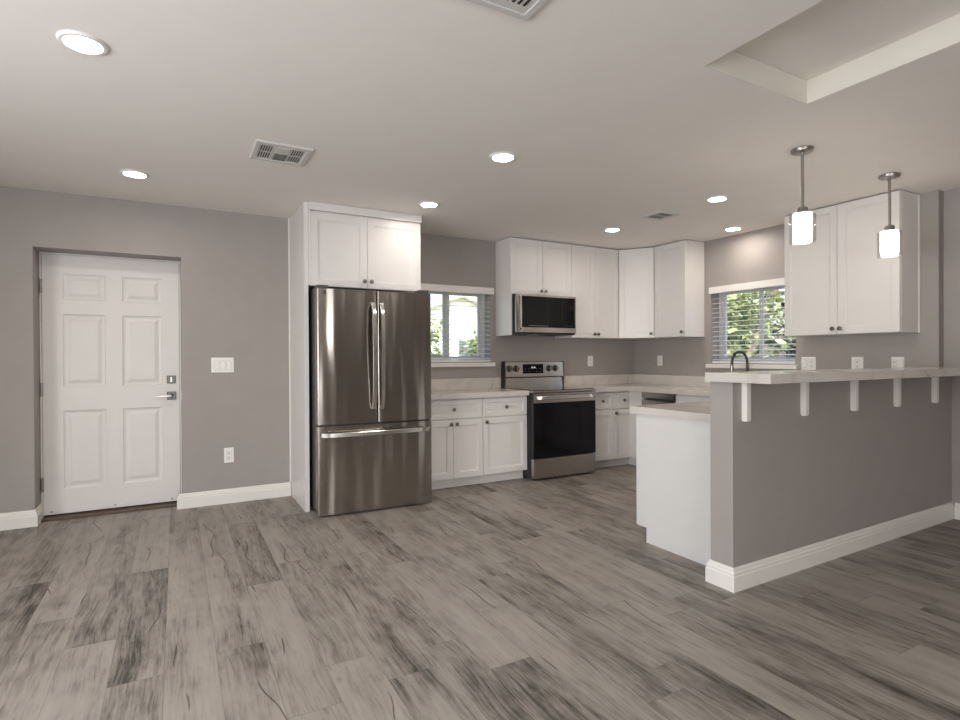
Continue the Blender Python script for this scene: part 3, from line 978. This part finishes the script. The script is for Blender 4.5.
YU = 4.72
fu = Fr((0, YU, 0))
t = thing('wall_cabinet', 'short white two-door wall cabinet directly above the microwave', 'cabinet', (3.35, YU, 1.845), 'white wall cabinets')
carcass('body', box(B(), 2.9745, 3.7275, YU + .0205, YW - .002, 1.842, ZU), t)
obj('end_panel', box(B(), 2.957, 2.9740, YU, YW - .002, 1.424, ZU), 'cab', t, bevel=.001, label='full height side panel')
d = shaker('door', fu, 2.976, 3.3495, 1.845, ZU - .003, t); knob(fu, 3.3255, 1.884, d)
d = shaker('door', fu, 3.3525, 3.7265, 1.845, ZU - .003, t); knob(fu, 3.380, 1.884, d)
ZB = 1.408
t = thing('wall_cabinet', 'tall white two-door wall cabinet right of the microwave', 'cabinet', (4.06, YU, ZB), 'white wall cabinets')
carcass('body', box(B(), 3.7295, 4.399, YU + .0205, YW - .002, ZB, ZU), t)
d = shaker('door', fu, 3.732, 4.0625, ZB + .002, ZU - .003, t); knob(fu, 4.037, ZB + .042, d)
d = shaker('door', fu, 4.0655, 4.396, ZB + .002, ZU - .003, t); knob(fu, 4.092, ZB + .042, d)

A_, B_ = Vector((4.404, 4.722, 0)), Vector((4.634, 4.410, 0))
ud = (B_ - A_).normalized()
wd = Vector((ud.y, -ud.x, 0))
fdg = Fr(A_, ud, (0, 0, 1), wd)
t = thing('wall_cabinet', 'white corner wall cabinet with one door set diagonally', 'cabinet', (4.52, 4.57, ZB), 'white wall cabinets')
bA, bB = A_ - wd * .021, B_ - wd * .021
carcass('body', prism(B(), [(4.4015, YW - .002), (4.4015, bA.y), (bA.x, bA.y), (bB.x, bB.y), (4.66, 4.4045), (XW - .002, 4.4045), (XW - .002, YW - .002)], ZB, ZU), t)
wdt = (B_ - A_).length
d = shaker('door', fdg, .004, wdt - .004, ZB + .002, ZU - .003, t); knob(fdg, wdt - .035, ZB + .048, d)

fr_r = Fr((4.634, 4.4025, 0), (0, -1, 0), (0, 0, 1), (-1, 0, 0))
t = thing('wall_cabinet', 'white single-door wall cabinet left of the garden window', 'cabinet', (4.7, 4.2, ZB), 'white wall cabinets')
carcass('body', box(B(), 4.6545, XW - .002, 3.987, 4.4025, ZB, ZU), t)
d = shaker('door', fr_r, .002, .4145, ZB + .002, ZU - .003, t); knob(fr_r, .380, ZB + .05, d)

fr_b = Fr((4.640, 2.926, 0), (0, -1, 0), (0, 0, 1), (-1, 0, 0))
ZR = 1.372
t = thing('wall_cabinet', 'large white two-door wall cabinet behind the pendant lamps', 'cabinet', (4.75, 2.5, ZR), 'white wall cabinets')
carcass('body', box(B(), 4.6605, XW - .002, 2.050, 2.926, ZR, ZU), t)
obj('scribe_strip', box(B(), XW - .016, XW - .002, 2.0425, 2.0497, ZR, ZU), 'cab', t)
d = shaker('door', fr_b, .002, .4365, ZR + .002, ZU - .003, t); knob(fr_b, .409, ZR + .045, d)
d = shaker('door', fr_b, .4395, .874, ZR + .002, ZU - .003, t); knob(fr_b, .467, ZR + .045, d)

# ------------------------------------------------------------------ faucet
fa = thing('faucet', 'dark metal gooseneck kitchen faucet standing in front of the garden window', 'faucet', (4.835, 3.42, ZC))
obj('base', lathe(B(), Fr((4.835, 3.42, ZC + .0005), (1, 0, 0), (0, 1, 0), (0, 0, 1)), [(0, 0), (.027, 0), (.026, .008), (.019, .014), (.018, .10), (0, .102)], 20), 'nickel', fa)
pts = [(4.835, 3.42, ZC + .10), (4.835, 3.42, ZC + .26)]
for k in range(1, 15):
    a = PI * k / 14
    pts.append((4.730 + .105 * math.cos(a), 3.42 + .012 * k / 14, ZC + .265 + .105 * math.sin(a)))
pts.append((4.624, 3.432, ZC + .24))
obj('spout', sweep(B(), pts, .0125, 12), 'darkmetal', fa)
obj('spray_head', sweep(B(), [(4.624, 3.432, ZC + .2395), (4.623, 3.432, ZC + .20), (4.620, 3.432, ZC + .13)], .0165, 12), 'nickel', fa)
obj('lever', sweep(B(), [(4.835, 3.40, ZC + .07), (4.835, 3.34, ZC + .09)], .007, 8), 'nickel', fa)

# ------------------------------------------------------------------ switches and outlets
def plate(name, fr, w, h, devs, label, cat, group):
    """fr centred on the wall plate; devs: list of (u, kind)"""
    t = thing(name, label, cat, fr.O, group)
    obj('cover_plate', nested(B(), fr, -w / 2, w / 2, -h / 2, h / 2, [(0, .0005), (0, .003), (.004, .0065)], True, True), 'plate', t)
    for u, k in devs:
        if k in 'so':
            obj('gap_shade', box(B(), u - .019, u + .019, -.036, .036, .0066, .0070, fr), 'gap', t)  # thin grey plate paints the shade line around the device
        if k == 's':
            bm = B()
            nested(bm, fr, u - .017, u + .017, -.034, .034, [(0, .0071), (0, .009), (.002, .0105)], True, True)
            obj('rocker', bm, 'plate', t)
        elif k == 'o':
            bm = B()
            nested(bm, fr, u - .017, u + .017, -.034, .034, [(0, .0071), (0, .0085)], True, True)
            so = obj('socket', bm, 'plate', t)
            sb = B()
            for v in (-.018, .018):
                box(sb, u - .007, u - .004, v - .005, v + .006, .0086, .0092, fr)
                box(sb, u + .004, u + .007, v - .005, v + .006, .0086, .0092, fr)
                box(sb, u - .0025, u + .0025, v - .013, v - .008, .0086, .0092, fr)
            obj('socket_slots', sb, 'slot', so)
    return t
G = 'white wall plates'
plate('light_switch', Fr((.335, YW, 1.146)), .172, .124, [(-.046, 's'), (0, 's'), (.046, 's')], 'white triple rocker switch plate on the wall beside the entry door', 'switch', G)
plate('wall_outlet', Fr((.378, YW, .397)), .076, .124, [(0, 'o')], 'white outlet low on the wall between entry door and refrigerator', 'outlet', G)
plate('wall_outlet', Fr((4.237, YW, 1.150)), .074, .118, [(0, 'o')], 'white outlet above the counter right of the range', 'outlet', G)
fx = lambda y, z: Fr((XW, y, z), (0, -1, 0), (0, 0, 1), (-1, 0, 0))
plate('wall_outlet', fx(4.607, 1.152), .074, .118, [(0, 'o')], 'white outlet on the right wall under the corner cabinets', 'outlet', G)
plate('wall_outlet', fx(2.885, 1.130), .126, .118, [(-.03, 's'), (.03, 'o')], 'wide white plate above the bar top nearest the garden window', 'outlet', G)
plate('wall_outlet', fx(2.483, 1.130), .090, .118, [(0, 'o')], 'middle one of three white wall plates above the bar top', 'outlet', G)
plate('wall_outlet', fx(2.193, 1.130), .088, .118, [(-.021, 'o'), (.021, 's')], 'white wall plate above the bar top closest to the dining wall', 'outlet', G)

# ------------------------------------------------------------------ recessed lights
def can(x, y, label):
    t = thing('recessed_light', label, 'ceiling light', (x, y, HC), 'round recessed ceiling lights')
    fr = Fr((x, y, HC), (1, 0, 0), (0, -1, 0), (0, 0, -1))
    obj('trim_ring', lathe(B(), fr, [(.060, .001), (.060, .004), (.064, .010), (.076, .009), (.084, .002), (.084, .0005), (.060, .0005)], 40), 'plate', t)
    obj('lens', lathe(B(), fr, [(.0595, .001), (.0595, .003), (0, .0035)], 40), 'canlens', t, label='glowing white lens')
    return t
c0 = can(-.307, 2.60, 'largest round recessed ceiling light, above left foreground in front of the door')
cans = [(-.233, 4.274, 'round recessed ceiling light close to the wall above the entry door'),
        (1.747, 2.869, 'round recessed ceiling light out in the open ceiling between the vents'),
        (1.766, 4.032, 'round recessed ceiling light beside the top of the refrigerator cabinet'),
        (3.671, 4.018, 'round recessed ceiling light in front of the cabinets right of the microwave'),
        (3.671, 2.851, 'round recessed ceiling light nearest the pendant lamps, over the peninsula kitchen side'),
        (4.667, 3.449, 'round recessed ceiling light just above the garden window'),
        (-.3, .5, 'added recessed ceiling light above the viewer'),  # from here on unseen lights, added to brighten the room
        (-.3, -1.8, 'added recessed ceiling light behind the viewer'),
        (1.7, -1.6, 'added recessed ceiling light at the back of the living area')]
for x, y, lab in cans:
    c = copy_tree(c0)
    c.location = (x, y, HC)
    c['label'] = lab

# ------------------------------------------------------------------ ceiling vents
def vent(x0, x1, y0, y1, label, slots, plates):
    t = thing('ceiling_vent', label, 'vent', ((x0 + x1) / 2, (y0 + y1) / 2, HC), 'white ceiling vents')
    fr = Fr((x0, y1, HC), (1, 0, 0), (0, -1, 0), (0, 0, -1))
    W_, H_ = x1 - x0, y1 - y0
    obj('frame', nested(B(), fr, 0, W_, 0, H_, [(0, .0005), (0, .004), (.006, .010), (.030, .010), (.034, .007)], True, True), 'vent', t, angle=20)
    few = len(slots) < 4
    for a in slots if few else ():
        obj('opening', box(B(), a[0] * W_, a[1] * W_, a[2] * H_, a[3] * H_, .0071, .0085, fr), 'ventgrey', t, label='dark vent opening')
    sb = B()
    for a in () if few else slots:
        box(sb, a[0] * W_, a[1] * W_, a[2] * H_, a[3] * H_, .0071, .0085, fr)
    if not few:
        obj('louver_grille', sb, 'slot', t, label='dark louver slots')
    for a, m in plates:
        obj('damper', box(B(), a[0] * W_, a[1] * W_, a[2] * H_, a[3] * H_, .0071, .0105, fr), m, t)
    return t
sl = []
for r in ((.20, .47), (.55, .82)):
    for k in range(5):
        sl.append((.12 + k * .042, .138 + k * .042, *r))
        sl.append((.66 + k * .042, .678 + k * .042, *r))
vent(.395, .712, 3.285, 3.600, 'white ceiling vent with grey damper, in front of the refrigerator cabinet', sl, [((.385, .61, .17, .50), 'ventgrey'), ((.385, .61, .52, .84), 'vent')])
vent(3.545, 3.790, 3.29, 3.54, 'small white ceiling vent with two dark openings, toward the corner cabinets', [(.20, .78, .20, .47), (.20, .78, .54, .80)], [])
sl = []
for r in ((.18, .48), (.54, .84)):
    for k in range(12):
        sl.append((.22 + k * .056, .245 + k * .056, *r))
vent(.72, 1.118, 1.27, 1.667, 'white louvered ceiling vent cut off by the top edge of the view', sl, [])

# ------------------------------------------------------------------ pendants over the bar
def pendant(x, y, label):
    t = thing('pendant_lamp', label, 'pendant lamp', (x, y, HC), 'glass pendant lamps over the bar')
    fr = Fr((x, y, HC), (1, 0, 0), (0, -1, 0), (0, 0, -1))
    obj('canopy', lathe(B(), fr, [(0, .0005), (.060, .0005), (.062, .004), (.060, .016), (.054, .020), (0, .021)], 32), 'nickel', t)
    for a in (0.6, 0.6 + PI):
        obj('canopy_screw', lathe(B(), Fr((x + .042 * math.cos(a), y + .042 * math.sin(a), HC - .0205), (1, 0, 0), (0, -1, 0), (0, 0, -1)), [(0, .004), (.005, .003), (.006, 0)], 10), 'darkmetal', t)
    obj('stem', sweep(B(), [(x, y, HC - .02), (x, y, 2.072)], .0085, 12), 'nickel', t)
    so = obj('socket_cap', lathe(B(), fr, [(0, .343), (.026, .344), (.029, .350), (.029, .380), (0, .3805)], 24), 'nickel', t)
    obj('outer_glass', lathe(B(), fr, [(.030, .3805), (.066, .382), (.070, .387), (.070, .553), (.067, .553), (.067, .389), (.030, .384)], 40), 'lampglass', t, label='clear glass outer cylinder')
    obj('inner_shade', lathe(B(), fr, [(0, .3855), (.047, .386), (.051, .391), (.051, .525), (.048, .529), (0, .530)], 32), 'pendlens', t, label='glowing frosted white inner cylinder')
    return t
p0 = pendant(3.247, 1.935, 'lit glass pendant lamp over the free end of the bar top')
p1 = copy_tree(p0)
p1.location = (4.235, 1.932, HC)
p1['label'] = 'lit glass pendant lamp nearer the dining wall, in front of the cabinet edge'

# ------------------------------------------------------------------ outdoors
struct('ground', box(B(), -30, 60, 5.4, 60, -.35, -.2), 'ground', 'lawn outside the windows', 'ground')

def tree(name, x, y, z0, rx, ry, rz, zc, n, size, mat, label, group, trunk=None):
    t = thing(name, label, 'shrub' if 'shrub' in name else 'tree', (x, y, z0), group)
    rnd = random.Random(hash((round(x * 100), round(y * 100))) & 0xffff)
    bm = B()
    clumps = []
    for _ in range(max(10, n // 70)):
        while True:
            v = Vector((rnd.uniform(-1, 1), rnd.uniform(-1, 1), rnd.uniform(-1, 1)))
            if v.length < 1: break
        clumps.append(v * (0.55 + .4 * v.length))
    for _ in range(n):
        c = rnd.choice(clumps)
        v = c + Vector((rnd.gauss(0, .16), rnd.gauss(0, .16), rnd.gauss(0, .16)))
        P = Vector((x + v.x * rx, y + v.y * ry, zc + v.z * rz))
        a = Vector((rnd.uniform(-1, 1), rnd.uniform(-1, 1), rnd.uniform(-1, .4))).normalized()
        b = a.cross(Vector((rnd.uniform(-1, 1), rnd.uniform(-1, 1), rnd.uniform(-1, 1)))).normalized()
        s = size * rnd.uniform(.7, 1.3)
        vs = [bm.verts.new(q) for q in (P, P + a * s * .5 + b * s * .28, P + a * s, P + a * s * .5 - b * s * .28)]
        bm.faces.new(vs)
    obj('foliage', bm, mat, t)
    tb = B()
    for q in (trunk or [[(x, y, z0), (x + .05, y, (z0 + zc) / 2), (x, y, zc + rz * .4)]]):
        sweep(tb, q, .07 if trunk else .05, 8)
    obj('trunk', tb, 'bark', t)
    return t
# beyond the right window
tree('garden_tree', 8.4, 5.9, -.2, 1.15, 1.1, 1.25, 1.9, 1500, .14, 'leaf', 'yellow-green garden tree with pale leaning trunk, outside the garden window', 'garden plants outside',
     [[(8.0, 6.0, -.2), (8.1, 5.95, .7), (8.4, 5.75, 1.6), (8.8, 5.6, 2.6)], [(8.05, 5.95, .6), (8.3, 6.3, 1.4), (8.4, 6.5, 2.3)]])
tree('garden_tree', 11.4, 5.9, -.2, 1.15, 1.3, 1.9, 1.9, 3200, .20, 'leafdark', 'dark green tree standing behind the yellow-green garden tree', 'garden plants outside')
tree('garden_tree', 10.6, 8.9, -.2, 1.6, 1.3, 2.0, 2.0, 3200, .20, 'leafdark', 'dark green tree seen at the far side of the garden window', 'garden plants outside')
tree('garden_shrub', 7.3, 4.45, -.2, .8, .6, .7, .55, 1200, .12, 'leafdark', 'low dark shrub close outside the garden window', 'garden plants outside')
fn = obj('garden_fence', box(B(), 13.2, 13.26, 4, 14, -.2, 1.75), 'fence', loc=(13.2, 9, -.2))
tag(fn, 'weathered grey-brown fence behind the garden trees', 'fence')
# beyond the back window
tree('garden_shrub', 4.05, 9.2, -.2, .42, .5, .95, .85, 1300, .12, 'leaf', 'bright green shrub outside the back window next to the refrigerator', 'garden plants outside')
tree('garden_shrub', 5.15, 9.6, -.2, .40, .5, .85, .80, 1200, .12, 'leaf', 'bright green shrub outside the back window toward the microwave', 'garden plants outside')
hs = thing('neighbor_house', 'pale grey neighboring house with gabled roof beyond the back window', 'house', (10.5, 22, -.2))
obj('wall', prism(B(), [(6.6, -.2), (14.6, -.2), (14.6, 2.35), (10.6, 3.75), (6.6, 2.35)], 0, 7, Fr((0, 21, 0), (1, 0, 0), (0, 0, 1), (0, 1, 0))), 'siding', hs)
rfb = B()
for sgn in (-1, 1):
    prism(rfb, [(10.6, 3.77), (10.6, 3.95), (10.6 + sgn * 4.5, 2.37), (10.6 + sgn * 4.5, 2.19)], -.4, 7.4, Fr((0, 21, 0), (1, 0, 0), (0, 0, 1), (0, 1, 0)))
obj('roof', rfb, 'roofing', hs)
for x in (8.6, 10.9, 12.8):
    wo = obj('window', box(B(), x - .45, x + .45, 20.95, 20.999, .8, 2.0), 'vinyl', hs)
    obj('pane', box(B(), x - .38, x + .38, 20.93, 20.949, .87, 1.93), 'paneglass', wo)
